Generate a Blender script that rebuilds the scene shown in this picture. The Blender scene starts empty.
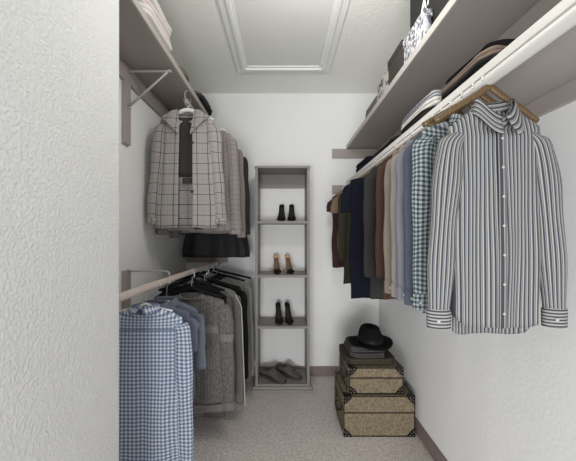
import bpy, bmesh, math, random
from mathutils import Vector, Matrix, noise
S = bpy.context.scene
PI = math.pi
sin, cos = math.sin, math.cos
CAMZ = 1.37

# ---------------------------------------------------------------- camera
cd = bpy.data.cameras.new('camera'); cam = bpy.data.objects.new('camera', cd)
S.collection.objects.link(cam); S.camera = cam
cam.location = (0, 0, CAMZ); cam.rotation_euler = (PI/2, 0, 0)
cd.sensor_width = 36; cd.lens = 17.5
cd.shift_x = 5/576; cd.shift_y = 4/576
cd.clip_start = 0.02

# ---------------------------------------------------------------- light
w = bpy.data.worlds.new('world'); S.world = w; w.use_nodes = True
w.node_tree.nodes['Background'].inputs[0].default_value = (0.96, 0.98, 1.0, 1)
w.node_tree.nodes['Background'].inputs[1].default_value = 1.0
def area(name, loc, rot, sx, sy, power, col):
    l = bpy.data.lights.new(name, 'AREA'); l.shape = 'RECTANGLE'; l.size = sx; l.size_y = sy
    l.energy = power; l.color = col
    o = bpy.data.objects.new(name, l); S.collection.objects.link(o); o.location = loc; o.rotation_euler = rot
    return o
def globe(name, loc, radius, power, col):
    l = bpy.data.lights.new(name, 'POINT'); l.shadow_soft_size = radius; l.energy = power; l.color = col
    o = bpy.data.objects.new(name, l); S.collection.objects.link(o); o.location = loc
globe('closet_ceiling_globe', (0.18, 1.12, 2.42), 0.07, 15, (1.0, 0.975, 0.93))
area('room_fill_light', (-1.0, -3.0, 0.45), (PI/2+.34, 0, -0.30), 3.0, 0.9, 205, (0.975, 0.985, 1.0))  # added fill behind the camera, tilted up to brighten the ceiling
S.view_settings.view_transform = 'Standard'; S.view_settings.look = 'None'
S.view_settings.exposure = -0.12; S.view_settings.gamma = 1.0; S.view_settings.use_curve_mapping = False

# ---------------------------------------------------------------- basic helpers
def link(o): S.collection.objects.link(o); return o
def tag(o, label=None, cat=None, group=None, kind=None):
    if label: o['label'] = label
    if cat: o['category'] = cat
    if group: o['group'] = group
    if kind: o['kind'] = kind
    return o
def thing(name, loc, label, cat, group=None, rz=0.0):
    o = link(bpy.data.objects.new(name, None)); o.location = loc; o.rotation_euler = (0, 0, rz)
    o.empty_display_size = 0.05
    return tag(o, label, cat, group)
def obj(name, bm, mat, parent=None, smooth=True, solid=0.0, bevel=0.0, label=None, sub=0):
    me = bpy.data.meshes.new(name)
    bm.normal_update(); bm.to_mesh(me); bm.free()
    for p in me.polygons: p.use_smooth = smooth
    mats = mat if isinstance(mat, (list, tuple)) else [mat]
    for m in mats: me.materials.append(m)
    o = link(bpy.data.objects.new(name, me))
    if parent is not None: o.parent = parent
    if sub:
        md = o.modifiers.new('sub', 'SUBSURF'); md.levels = sub; md.render_levels = sub
    if solid:
        md = o.modifiers.new('solid', 'SOLIDIFY'); md.thickness = solid; md.offset = -1
    if bevel:
        md = o.modifiers.new('bevel', 'BEVEL'); md.width = bevel; md.segments = 2; md.limit_method = 'ANGLE'
        md.harden_normals = False
    if label: o['label'] = label
    return o
def BM():
    bm = bmesh.new(); bm.loops.layers.uv.new('UVMap'); return bm
def box(bm, x0, x1, y0, y1, z0, z1, mi=0):
    v = [bm.verts.new((x, y, z)) for z in (z0, z1) for y in (y0, y1) for x in (x0, x1)]
    uv = bm.loops.layers.uv.active
    for idx in ((0,2,3,1),(4,5,7,6),(0,1,5,4),(2,6,7,3),(0,4,6,2),(1,3,7,5)):
        f = bm.faces.new([v[i] for i in idx]); f.material_index = mi
        f.normal_update(); n = f.normal
        if uv:
            for l in f.loops:
                c = l.vert.co
                if abs(n.x) > .5: l[uv].uv = (c.y, c.z)
                elif abs(n.y) > .5: l[uv].uv = (c.x, c.z)
                else: l[uv].uv = (c.x, c.y)
    return v
def grid(bm, rows, closed=False, uvf=None, caps=(False, False), mi=0):
    """rows: list of lists of Vector; joined with quads; uvf(i,j)->(u,v)"""
    uv = bm.loops.layers.uv.active
    V = [[bm.verts.new(p) for p in r] for r in rows]
    n = len(rows[0])
    for i in range(len(rows)-1):
        for j in range(n if closed else n-1):
            k = (j+1) % n
            f = bm.faces.new((V[i][j], V[i+1][j], V[i+1][k], V[i][k])); f.material_index = mi
            if uvf:
                for l, (a, b) in zip(f.loops, ((i, j), (i+1, j), (i+1, j+1), (i, j+1))):
                    l[uv].uv = uvf(a, b)
    if closed and caps[0]:
        f = bm.faces.new(V[0]); f.material_index = mi
    if closed and caps[1]:
        f = bm.faces.new(V[-1][::-1]); f.material_index = mi
    return V
def tube(bm, pts, r, n=10, flat=1.0, caps=True, up=None, mi=0, closed=False):
    """round bar along pts; r number or list; flat scales the second axis"""
    pts = [Vector(p) for p in pts]; rows = []; dist = [0]
    for i in range(1, len(pts)): dist.append(dist[-1] + (pts[i]-pts[i-1]).length)
    for i, p in enumerate(pts):
        t = (pts[min(i+1, len(pts)-1)] - pts[max(i-1, 0)]).normalized()
        u = Vector(up) if up else (Vector((0, 1, 0)) if abs(t.y) < 0.9 else Vector((0, 0, 1)))
        a = t.cross(u).normalized(); b = t.cross(a).normalized()
        rr = r[i] if isinstance(r, (list, tuple)) else r
        rows.append([p + a*rr*cos(2*PI*j/n) + b*rr*flat*sin(2*PI*j/n) for j in range(n)])
    grid(bm, rows, True, lambda i, j: (j/n*2*PI*(r[i] if isinstance(r, (list, tuple)) else r), dist[i]), (caps, caps), mi)
def lathe(bm, prof, c=(0, 0, 0), n=32, sx=1, sy=1, caps=(True, True), mi=0):
    rows = [[Vector((c[0]+r*sx*cos(2*PI*j/n), c[1]+r*sy*sin(2*PI*j/n), c[2]+z)) for j in range(n)] for r, z in prof]
    grid(bm, rows, True, lambda i, j: (j/n*.3, prof[i][1]), caps, mi)
def prism(bm, poly, axis, a, b, mi=0):
    """poly of 2D points, extruded along axis from a to b"""
    def P(q, t):
        return Vector({'x': (t, q[0], q[1]), 'y': (q[0], t, q[1]), 'z': (q[0], q[1], t)}[axis])
    A = [bm.verts.new(P(q, a)) for q in poly]; B = [bm.verts.new(P(q, b)) for q in poly]
    n = len(poly)
    for i in range(n):
        f = bm.faces.new((A[i], A[(i+1) % n], B[(i+1) % n], B[i])); f.material_index = mi
    f = bm.faces.new(A[::-1]); f.material_index = mi
    f = bm.faces.new(B); f.material_index = mi
    bmesh.ops.recalc_face_normals(bm, faces=bm.faces[:])
def lerp(a, b, t): return a + (b-a)*t
def sstep(a, b, x):
    t = max(0, min(1, (x-a)/(b-a))); return t*t*(3-2*t)
def interp(tab, x):
    """smooth interpolation in a table of (x, a, b, ...)"""
    if x <= tab[0][0]: return tab[0][1:]
    for p, q in zip(tab, tab[1:]):
        if x <= q[0]:
            t = (x-p[0])/(q[0]-p[0]); t = t*t*(3-2*t)
            return tuple(lerp(a, b, t) for a, b in zip(p[1:], q[1:]))
    return tab[-1][1:]

# ---------------------------------------------------------------- materials
class NT:
    def __init__(s, name, rough=0.8, spec=0.2):
        s.m = bpy.data.materials.new(name); s.m.use_nodes = True
        s.t = s.m.node_tree; s.b = s.t.nodes['Principled BSDF']
        s.b.inputs['Roughness'].default_value = rough
        s.b.inputs['Specular IOR Level'].default_value = spec
    def n(s, typ, **kw):
        d = s.t.nodes.new(typ)
        for k, v in kw.items(): setattr(d, k, v)
        return d
    def l(s, a, b): s.t.links.new(a, b)
    def val(s, x, sock):
        if isinstance(x, (int, float)): sock.default_value = x
        elif isinstance(x, tuple): sock.default_value = x if len(x) == 4 else (*x, 1)
        else: s.l(x, sock)
    def math(s, op, a, b=0.0, c=0.0):
        d = s.n('ShaderNodeMath', operation=op)
        s.val(a, d.inputs[0]); s.val(b, d.inputs[1]); s.val(c, d.inputs[2]); return d.outputs[0]
    def mix(s, f, a, b, mode='MIX'):
        d = s.n('ShaderNodeMix', data_type='RGBA', blend_type=mode)
        s.val(f, d.inputs[0]); s.val(a, d.inputs[6]); s.val(b, d.inputs[7]); return d.outputs[2]
    def coord(s, kind='Object'):
        return s.n('ShaderNodeTexCoord').outputs[kind]
    def noise(s, vec, scale, detail=2, rough=.5):
        d = s.n('ShaderNodeTexNoise'); s.l(vec, d.inputs['Vector'])
        d.inputs['Scale'].default_value = scale; d.inputs['Detail'].default_value = detail
        d.inputs['Roughness'].default_value = rough; return d.outputs[0]
    def vor(s, vec, scale, feat='F1', out='Distance'):
        d = s.n('ShaderNodeTexVoronoi', feature=feat); s.l(vec, d.inputs['Vector'])
        d.inputs['Scale'].default_value = scale; return d.outputs[out]
    def ramp(s, f, lo, hi, a=0.0, b=1.0):
        d = s.n('ShaderNodeMapRange'); s.val(f, d.inputs[0])
        d.inputs[1].default_value = lo; d.inputs[2].default_value = hi
        d.inputs[3].default_value = a; d.inputs[4].default_value = b; return d.outputs[0]
    def uv(s):
        sp = s.n('ShaderNodeSeparateXYZ'); s.l(s.coord('UV'), sp.inputs[0]); return sp.outputs[0], sp.outputs[1]
    def col(s, c): s.val(c, s.b.inputs['Base Color'])
    def bump(s, h, strength=.3, dist=.002):
        d = s.n('ShaderNodeBump'); s.l(h, d.inputs['Height'])
        d.inputs['Strength'].default_value = strength; d.inputs['Distance'].default_value = dist
        s.l(d.outputs[0], s.b.inputs['Normal']); return d
def plaster(name, c, scale, strength, dist):
    t = NT(name, .9, .15); v = t.coord()
    a = t.noise(v, scale, 3, .55); t.col(t.mix(t.ramp(t.noise(v, 3, 2), .3, .7), tuple(x*.975 for x in c), c))
    t.bump(t.ramp(a, .42, .62), strength, dist); return t.m
def paint(name, c, rough=.55, var=.06):
    t = NT(name, rough, .3); v = t.coord()
    t.col(t.mix(t.noise(v, 14, 3), tuple(x*(1-var) for x in c), tuple(x*(1+var) for x in c)))
    t.bump(t.noise(v, 220, 2), .08, .001); return t.m
def band(t, x, period, duty, offset=0.0):
    f = t.math('FRACT', t.math('ADD', t.math('DIVIDE', x, period), 40.0+offset))
    return t.math('LESS_THAN', f, duty)
def cloth(t, extra=None, scale=900, s=.25):
    v = t.coord('UV'); h = t.noise(v, scale, 2)
    if extra is not None: h = t.math('ADD', h, extra)
    t.bump(h, s, .0015)
    t.b.inputs['Sheen Weight'].default_value = 0
def fabric(name, c, var=.15, rough=.9, mott=60):
    t = NT(name, rough, .1); v = t.coord('Object')
    t.col(t.mix(t.noise(v, mott, 3), tuple(x*(1-var) for x in c), tuple(min(1, x*(1+var)) for x in c)))
    cloth(t); return t.m
def gingham(name, light, mid, dark, period):
    t = NT(name, .9, .1); u, v = t.uv()
    a = band(t, u, period, .5); b = band(t, v, period, .5)
    s = t.math('ADD', a, b)
    c = t.mix(t.math('GREATER_THAN', s, .5), light, mid); c = t.mix(t.math('GREATER_THAN', s, 1.5), c, dark)
    t.col(c); cloth(t); return t.m
def stripes(name, base, c1, period, duty, c2=None, duty2=.1, off=.5, swap=False):
    t = NT(name, .9, .1); u, v = t.uv(); x = v if swap else u
    c = t.mix(band(t, x, period, duty), base, c1)
    if c2: c = t.mix(band(t, x, period, duty2, off), c, c2)
    t.col(c); cloth(t); return t.m
def windowpane(name, base, line, period, fine, c3=None):
    t = NT(name, .92, .1); u, v = t.uv()
    f = t.math('MULTIPLY', t.math('ADD', band(t, u, period/7, .5), band(t, v, period/7, .5)), .5)
    c = t.mix(f, base, fine)
    g = t.math('MAXIMUM', band(t, u, period, .07), band(t, v, period, .07))
    c = t.mix(g, c, line)
    if c3:
        g2 = t.math('MAXIMUM', band(t, u, period, .07, .45), band(t, v, period, .07, .45))
        c = t.mix(t.math('MULTIPLY', g2, .45), c, c3)
    t.col(c); cloth(t); return t.m
def tweed(name, c1, c2, scale=420, knit=False, s=.6, stretch=None):
    t = NT(name, .95, .08); v = t.coord('UV')
    nz = t.ramp(t.noise(v, scale, 1), .42, .58)
    t.col(t.mix(nz, c1, c2))
    if knit:
        u, w_ = t.uv()
        wob = t.math('MULTIPLY', t.math('SINE', t.math('MULTIPLY', w_, 140.0)), .0035)
        cable = t.math('ABSOLUTE', t.math('SINE', t.math('MULTIPLY', t.math('ADD', u, wob), 150.0)))
        blot = t.ramp(t.noise(v, 55, 2), .35, .65)
        base = t.mix(t.math('MULTIPLY', blot, .45), t.mix(nz, c1, c2), tuple(x*.55 for x in c1))
        bd = t.math('MULTIPLY', t.math('GREATER_THAN', w_, .20), t.math('LESS_THAN', w_, .245))
        base = t.mix(t.math('MULTIPLY', bd, .6), base, c2)
        t.col(t.mix(t.math('MULTIPLY', t.ramp(cable, .0, .35, 1, 0), .25), base, tuple(x*.5 for x in c1)))
        t.bump(t.math('ADD', t.math('MULTIPLY', nz, .5), t.math('MULTIPLY', cable, 1.2)), s*.7, .003)
    else: t.bump(nz, s, .0012)
    return t.m
M = {}
M['wall'] = plaster('wall_plaster', (.80, .80, .785), 95, .35, .003)
M['wallR'] = plaster('wall_plaster_fine', (.84, .84, .83), 70, .10, .002)
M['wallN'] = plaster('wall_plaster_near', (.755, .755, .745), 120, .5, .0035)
M['ceil'] = plaster('ceiling_plaster', (.89, .90, .85), 60, .3, .003)
M['white'] = paint('white_trim_paint', (.84, .845, .82), .45, .01)
M['panel'] = paint('hatch_panel_paint', (.76, .765, .74), .6, .01)
M['taupe'] = paint('taupe_shelf_paint', (.365, .325, .30), .5, .03)
M['tower'] = paint('tower_paint', (.27, .25, .235), .5, .06)
M['base'] = paint('baseboard_paint', (.22, .175, .16), .5, .06)
M['lightwood'] = paint('limed_wood', (.56, .48, .43), .5, .1)
M['edge'] = paint('lit_shelf_edge_paint', (.44, .41, .385), .5, .02)  # shelf taupe made lighter: light on the edge put into its colour
M['rodp'] = paint('rod_enamel', (.66, .64, .61), .45, .01)
M['brk'] = paint('bracket_enamel', (.42, .39, .36), .45, .03)
t = NT('carpet', .98, .05); v = t.coord()
nz = t.noise(v, 170, 3, .75); nb = t.noise(v, 9, 3); nm_ = t.noise(v, 62, 3, .6)
c = t.mix(t.ramp(nz, .35, .65), (.62, .56, .52), (.98, .92, .88)); c = t.mix(t.ramp(nb, .35, .65, 0, .3), c, (.64, .58, .55)); c = t.mix(t.ramp(nm_, .42, .60, 0, .65), c, (.50, .445, .415))
t.col(c); t.bump(t.math('ADD', nz, nm_), .6, .005); M['carpet'] = t.m
t = NT('chrome', .25, .5); t.b.inputs['Metallic'].default_value = 1; t.col((.7, .7, .7)); M['chrome'] = t.m
t = NT('brass_stud', .35, .5); t.b.inputs['Metallic'].default_value = 1; t.col((.75, .68, .5)); M['stud'] = t.m
def plastic(name, c, r=.4):
    t = NT(name, r, .4); t.col(t.mix(t.noise(t.coord(), 40, 1), c, tuple(x*.9 for x in c))); t.b.inputs['Specular IOR Level'].default_value = .4 if sum(c) > .2 else .12; return t.m
M['wplastic'] = plastic('white_plastic', (.82, .81, .78)); M['bplastic'] = plastic('black_velvet', (.012, .012, .013), .7)
t = NT('hanger_wood', .4, .4); v = t.coord()
wv = t.n('ShaderNodeTexWave'); t.l(v, wv.inputs[0]); wv.inputs['Scale'].default_value = 30; wv.inputs['Distortion'].default_value = 6
t.col(t.mix(wv.outputs[1], (.085, .052, .022), (.125, .078, .034))); M['wood'] = t.m
M['button'] = plastic('button_shell', (.50, .49, .46), .3)
M['bluegingham'] = gingham('blue_gingham', (.62, .65, .69), (.28, .33, .43), (.11, .145, .235), .0185)
M['greengingham'] = gingham('green_gingham', (.34, .36, .36), (.13, .155, .165), (.032, .046, .052), .0140)
M['stripe'] = stripes('striped_poplin', (.335, .33, .31), (.055, .058, .070), .0112, .42, (.145, .145, .152), .22, .5)
M['stripecuff'] = stripes('striped_poplin_cuff', (.32, .315, .30), (.055, .058, .070), .0090, .50, swap=True)
M['plaid'] = windowpane('windowpane_wool', (.37, .35, .335), (.10, .09, .085), .068, (.31, .292, .28), (.30, .20, .20))
M['plaid2'] = windowpane('pink_windowpane_wool', (.30, .275, .268), (.12, .10, .10), .036, (.23, .205, .20), (.30, .18, .18))
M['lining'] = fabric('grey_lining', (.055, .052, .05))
M['cable'] = tweed('cable_knit', (.10, .095, .088), (.30, .285, .265), 300, True, 1.0)
M['rib'] = stripes('rib_knit', (.22, .21, .20), (.14, .13, .125), .006, .5)
M['tweed'] = tweed('grey_tweed', (.10, .095, .09), (.26, .25, .24), 500)
M['lgrey'] = tweed('light_grey_knit', (.22, .21, .20), (.40, .39, .37), 400)
M['black'] = fabric('black_cloth', (.012, .012, .013))
M['blackpleat'] = fabric('black_satin', (.030, .030, .033), .1, .55)
M['charcoal'] = fabric('charcoal_cloth', (.035, .035, .037))
M['navy'] = fabric('navy_cloth', (.007, .008, .014))
M['maroon'] = stripes('maroon_stripe', (.035, .016, .018), (.07, .04, .04), .006, .4, swap=True)
M['olive'] = fabric('olive_cloth', (.032, .030, .020))
M['tan'] = fabric('tan_cloth', (.17, .12, .085))
M['charbrown'] = tweed('charcoal_twill', (.02, .02, .02), (.05, .047, .043), 500)
M['brown'] = tweed('brown_knit', (.030, .018, .015), (.105, .060, .049), 330, False, .9)
M['beige'] = fabric('beige_oxford', (.19, .16, .128)); M['cream'] = stripes('cream_stripe', (.27, .235, .215), (.19, .165, .16), .005, .5)
M['lav'] = stripes('lavender_stripe', (.205, .205, .232), (.14, .145, .175), .004, .5)
M['bluegrey'] = fabric('blue_grey_oxford', (.072, .083, .108)); M['lilac'] = stripes('lilac_stripe', (.17, .18, .24), (.125, .13, .185), .005, .5)
M['chambray'] = fabric('chambray', (.15, .175, .21))
M['greypant'] = fabric('grey_flannel', (.13, .125, .12)); M['bead'] = plastic('pearl_bead', (.75, .73, .68), .3)
M['leather'] = plastic('black_suede', (.010, .009, .009), .6); M['insole'] = plastic('dark_insole', (.03, .025, .022), .6)
t = NT('leopard', .6, .3); v = t.coord(); vo = t.vor(v, 75)
t.col(t.mix(t.ramp(vo, .25, .40), (.03, .018, .010), (.62, .36, .17))); M['leopard'] = t.m
M['shoegrey'] = paint('grey_nubuck', (.11, .10, .095), .7); M['sole'] = paint('dark_sole', (.06, .055, .05), .7); M['lace'] = fabric('shoe_lace', (.10, .095, .09))
t = NT('tan_tweed_covering', .85, .2); v = t.coord(); nz = t.noise(v, 75, 3, .75)
t.col(t.mix(t.ramp(nz, .3, .7), (.10, .082, .05), (.29, .24, .16))); t.bump(nz, .4, .001); M['case'] = t.m
M['caseedge'] = paint('dark_case_binding', (.02, .014, .011), .5); M['corner'] = paint('case_corner_leather', (.010, .008, .007), .35)
M['felt'] = fabric('black_felt', (.008, .008, .009), .2, .95); M['ribbon'] = fabric('black_ribbon', (.014, .013, .014), .1, .4)

# ---------------------------------------------------------------- the room
def struct(name, bm, mat, **kw):
    return tag(obj(name, bm, mat, smooth=False, **kw), kind='structure')
XL, XR, YB, ZC, YF = -.94, .93, 2.718, 2.74, -.35
bm = BM(); box(bm, XL-.1, XR+.1, YF, YB+.1, -.1, 0); struct('floor', bm, M['carpet'])
bm = BM(); box(bm, XL-.1, XR+.1, YF, YB+.1, ZC, ZC+.1); struct('ceiling', bm, M['ceil'])
bm = BM(); box(bm, XL-.1, XR+.1, YB, YB+.1, 0, ZC); struct('wall_back', bm, M['wallR'])
bm = BM(); box(bm, XL-.1, XL, 1.0, YB, 0, ZC); struct('wall_left', bm, M['wallR'])
bm = BM(); box(bm, XR, XR+.1, YF, YB, 0, ZC); struct('wall_right', bm, M['wallR'])
bm = BM()   # near wall with a rounded outside corner
pl = [(XL-.1, YF), (-.606, YF)]
for k in range(7):
    a = PI/2*k/6; pl.append((-.626+.02*cos(a), 1.03+.02*sin(a)))
pl.append((XL-.1, 1.05)); prism(bm, pl, 'z', 0, ZC); struct('wall_near', bm, M['wallN'])
def baseboard(name, axis, a0, a1, f, sgn):
    # moulded section: thicker foot, chamfered cap
    sec = [(0, 0), (.014, 0), (.014, .06), (.010, .068), (.010, .082), (.005, .093), (0, .093)]
    bm = BM()
    if axis == 'y': prism(bm, [(f+sgn*q[0], q[1]) for q in sec], 'y', a0, a1)
    else: prism(bm, [(f+sgn*q[0], q[1]) for q in sec], 'x', a0, a1)
    struct(name, bm, M['base'])
baseboard('baseboard_right', 'y', YF, YB-.014, XR, -1)
baseboard('baseboard_left', 'y', 1.05, YB-.014, XL, 1)
baseboard('baseboard_back', 'x', XL+.014, XR, YB, -1)
bm = BM(); box(bm, -.606, -.594, YF, 1.0, 0, .093); struct('baseboard_near', bm, M['base'], bevel=.003)

# attic hatch in the ceiling
h = thing('attic_hatch', (.005, 1.68, ZC), 'white panelled attic access hatch in the ceiling with stepped moulding', 'hatch')
def frame(bm, hx, y0, y1, wdt, z0, z1):
    for (a, b, c, d) in ((-hx, -hx+wdt, y0, y1), (hx-wdt, hx, y0, y1), (-hx+wdt, hx-wdt, y0, y0+wdt), (-hx+wdt, hx-wdt, y1-wdt, y1)):
        box(bm, a, b, c, d, z0, z1)
bm = BM(); frame(bm, .385, -.66, .66+.02, .05, -.014, 0); obj('outer_frame', bm, M['white'], h, False, bevel=.004)
bm = BM(); frame(bm, .340, -.615, .635, .028, -.024, 0); obj('raised_moulding', bm, M['white'], h, False, bevel=.005)
bm = BM(); frame(bm, .313, -.588, .608, .022, -.012, 0); obj('inner_frame', bm, M['white'], h, False, bevel=.003)
bm = BM(); box(bm, -.288, .288, -.563, .583, -.004, 0); obj('panel', bm, M['panel'], h, False, bevel=.002)

# ---------------------------------------------------------------- shelves, cleats, rods
UF, UT = .613, .03    # upper right shelf
def shelf(name, label, x0, x1, y0, y1, z, th, edge_side, cleats):
    r = thing(name, ((x0+x1)/2, (y0+y1)/2, z), label, 'shelf')
    ox, oy = (x0+x1)/2, (y0+y1)/2
    a, b = (x0+.012, x1) if edge_side < 0 else (x0, x1-.012)
    bm = BM(); box(bm, a-ox, b-ox, y0-oy, y1-oy, 0, th); obj('board', bm, M['taupe'], r, False)
    e0, e1 = (x0, x0+.012) if edge_side < 0 else (x1-.012, x1)
    bm = BM(); box(bm, e0-ox, e1-ox, y0-oy, y1-oy, -.002, th+.001); obj('edge_strip', bm, M['rodp'] if abs(th-.025) < 1e-6 else M['edge'], r, False, bevel=.002)
    for (c0, c1, d0, d1, h0, h1) in cleats:
        bm = BM(); box(bm, c0-ox, c1-ox, d0-oy, d1-oy, h0, h1); obj('cleat', bm, M['taupe'], r, False, bevel=.002)
    return r
shelf('wall_shelf', 'long taupe upper shelf along the right wall with boxes on it', .613, XR, -.2, YB, CAMZ+.83, .033, -1,
      [(XR-.02, XR, -.2, YB-.02, -.09, 0), (.475, XR, YB-.02, YB, -.092, -.004)])
shelf('wall_shelf', 'taupe lower shelf on the right wall carrying folded trousers above the rod', .61, XR, -.2, YB, CAMZ+.487, .025, -1,
      [(XR-.02, XR, -.2, YB-.02, -.062, 0), (.475, XR, YB-.02, YB, -.09, -.012)])
shelf('wall_shelf', 'taupe high shelf along the left wall above the plaid jackets', XL, -.642, 1.06, YB, CAMZ+1.0, .035, 1,
      [(XL, XL+.02, 1.06, YB-.02, -.10, 0), (XL+.02, -.56, YB-.02, YB, -.09, 0)])
def rod(name, label, a, b, r, m, cleat=None):
    o = thing(name, a, label, 'rod')
    bm = BM(); d = Vector(b)-Vector(a); tube(bm, [d*k/12 for k in range(13)], r, 20); obj('bar', bm, m, o)
    e = d.normalized()
    bm = BM(); tube(bm, [d-e*.014, d-e*.001], r*1.6, 20); obj('end_socket', bm, m, o)
    return o
RX, RZ = .592, CAMZ+.444
rod('clothes_rod', 'long white clothes rod under the lower right shelf', (RX, -.2, RZ), (RX, YB-.021, RZ), .0165, M['rodp'])
LUX, LUZ = -.655, CAMZ+.90
rod('clothes_rod', 'white clothes rod holding the plaid jackets on the upper left', (LUX, 1.882, LUZ), (LUX, YB-.021, LUZ), .0155, M['taupe'])
def LLX(y): return lerp(-.693, -.628, (y-1.18)/(2.70-1.18))
LLZ = CAMZ-.267
rod('clothes_rod', 'pale wooden clothes rod low on the left wall', (LLX(1.06), 1.06, LLZ), (LLX(YB-.021), YB-.021, LLZ), .0185, M['lightwood'])
o = tag(obj('rod_cleat', (lambda b: (box(b, XL+.015, -.535, YB-.02, YB, CAMZ-.268, CAMZ-.197), b)[1])(BM()), M['taupe'], None, False, bevel=.002),
        'short taupe board on the back wall holding the low rod end', 'board')
# left brackets
def bracket(label, y, ztop, zbot, xtip, brace, mat, rodz=None):
    r = thing('shelf_bracket' if brace else 'rod_bracket', (XL, y, zbot), label, 'bracket')
    bm = BM(); box(bm, 0, .022, -.032, .032, 0, ztop-zbot); obj('wall_plate', bm, mat, r, False, bevel=.002)
    L = xtip-XL
    if brace:
        bm = BM(); box(bm, .022, L-.01, -.006, .006, ztop-zbot-.040, ztop-zbot-.028); obj('arm', bm, M['brk'], r, False, bevel=.002)
        bm = BM(); tube(bm, [(.018, 0, .215), (L*.5, 0, (.215+ztop-zbot-.024)/2), (L-.02, 0, ztop-zbot-.024)], .0065, 10); obj('brace', bm, M['brk'], r)
        bm = BM(); lathe(bm, [(.0, 0), (.007, 0), (.007, .006), (.003, .010)], (0, 0, 0), 12)
        bmesh.ops.rotate(bm, verts=bm.verts, matrix=Matrix.Rotation(PI/2, 3, 'Y')); bmesh.ops.translate(bm, verts=bm.verts, vec=(.022, 0, .215))
        obj('bolt', bm, M['chrome'], r)
    else:
        z = ztop-zbot-.006
        bm = BM(); tube(bm, [(.02, 0, z), (.10, 0, z), (L-.02, 0, z), (L-.006, 0, z-.006), (L, 0, z-.02), (L, 0, rodz-zbot+.016)], .0045, 8)
        obj('arm', bm, M['brk'], r)
    return r
bracket('taupe shelf bracket with a diagonal brace under the left shelf', 1.66, CAMZ+1.0, CAMZ+.535, -.65, True, M['taupe'])
bracket('wire rod bracket on a pale board carrying the low rod', 1.66, CAMZ-.212, CAMZ-.48, LLX(1.66), False, M['taupe'], LLZ)
# small saddle that carries the upper left rod from its shelf
r = thing('rod_hook', (LUX, 1.93, LUZ), 'small metal hook under the left shelf holding the jacket rod', 'hook')
bm = BM(); tube(bm, [(0, 0, .096), (-.021, 0, .08), (-.021, 0, .01), (-.016, 0, -.012), (0, 0, -.020), (.018, 0, -.012)], .004, 8, up=(0, 1, 0)); obj('hook_wire', bm, M['brk'], r)

# ---------------------------------------------------------------- hangers
def hanger(x, y, z, rr, kind, hw, drop, label, group, rz=0.0, gap=.02, bar=False):
    """origin on the rod axis; hook arches over the rod; drop = apex to tip"""
    r = thing('clothes_hanger', (x, y, z), label, 'hanger', group, rz)
    R = rr+.004; pts = []
    for k in range(15):
        a = PI*1.05 - k/14*PI*1.35
        pts.append((R*cos(a), 0, R*sin(a)))
    top = -rr-gap
    pts = pts + [(.006, 0, -rr-.010), (0, 0, top+.004), (0, 0, top-.012)]
    bm = BM(); tube(bm, pts, .0017, 6); obj('hook', bm, M['chrome'], r)
    n = 25; P = []; rad = []
    for i in range(n):
        s = -1+2*i/(n-1); a = abs(s)
        zz = top - .012 - drop*(a**1.15) + .010*math.exp(-(s*7)**2)
        P.append((s*hw, .012*a*a, zz)); rad.append((.0105 if kind == 'wood' else .008 if kind == 'wplastic' else .011)*(1-.25*a if a < .9 else .78))
    bm = BM(); tube(bm, P, rad, 10, flat=.55 if kind == 'wood' else .5); obj('shoulder_arms', bm, M[kind], r)
    if bar:
        bm = BM(); tube(bm, [(-hw*.86, .01, top-.012-drop*.86), (-hw*.8, .008, top-.03-drop), (hw*.8, .008, top-.03-drop), (hw*.86, .01, top-.012-drop*.86)], .0045, 8); obj('trouser_bar', bm, M[kind], r)
    return r

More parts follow.
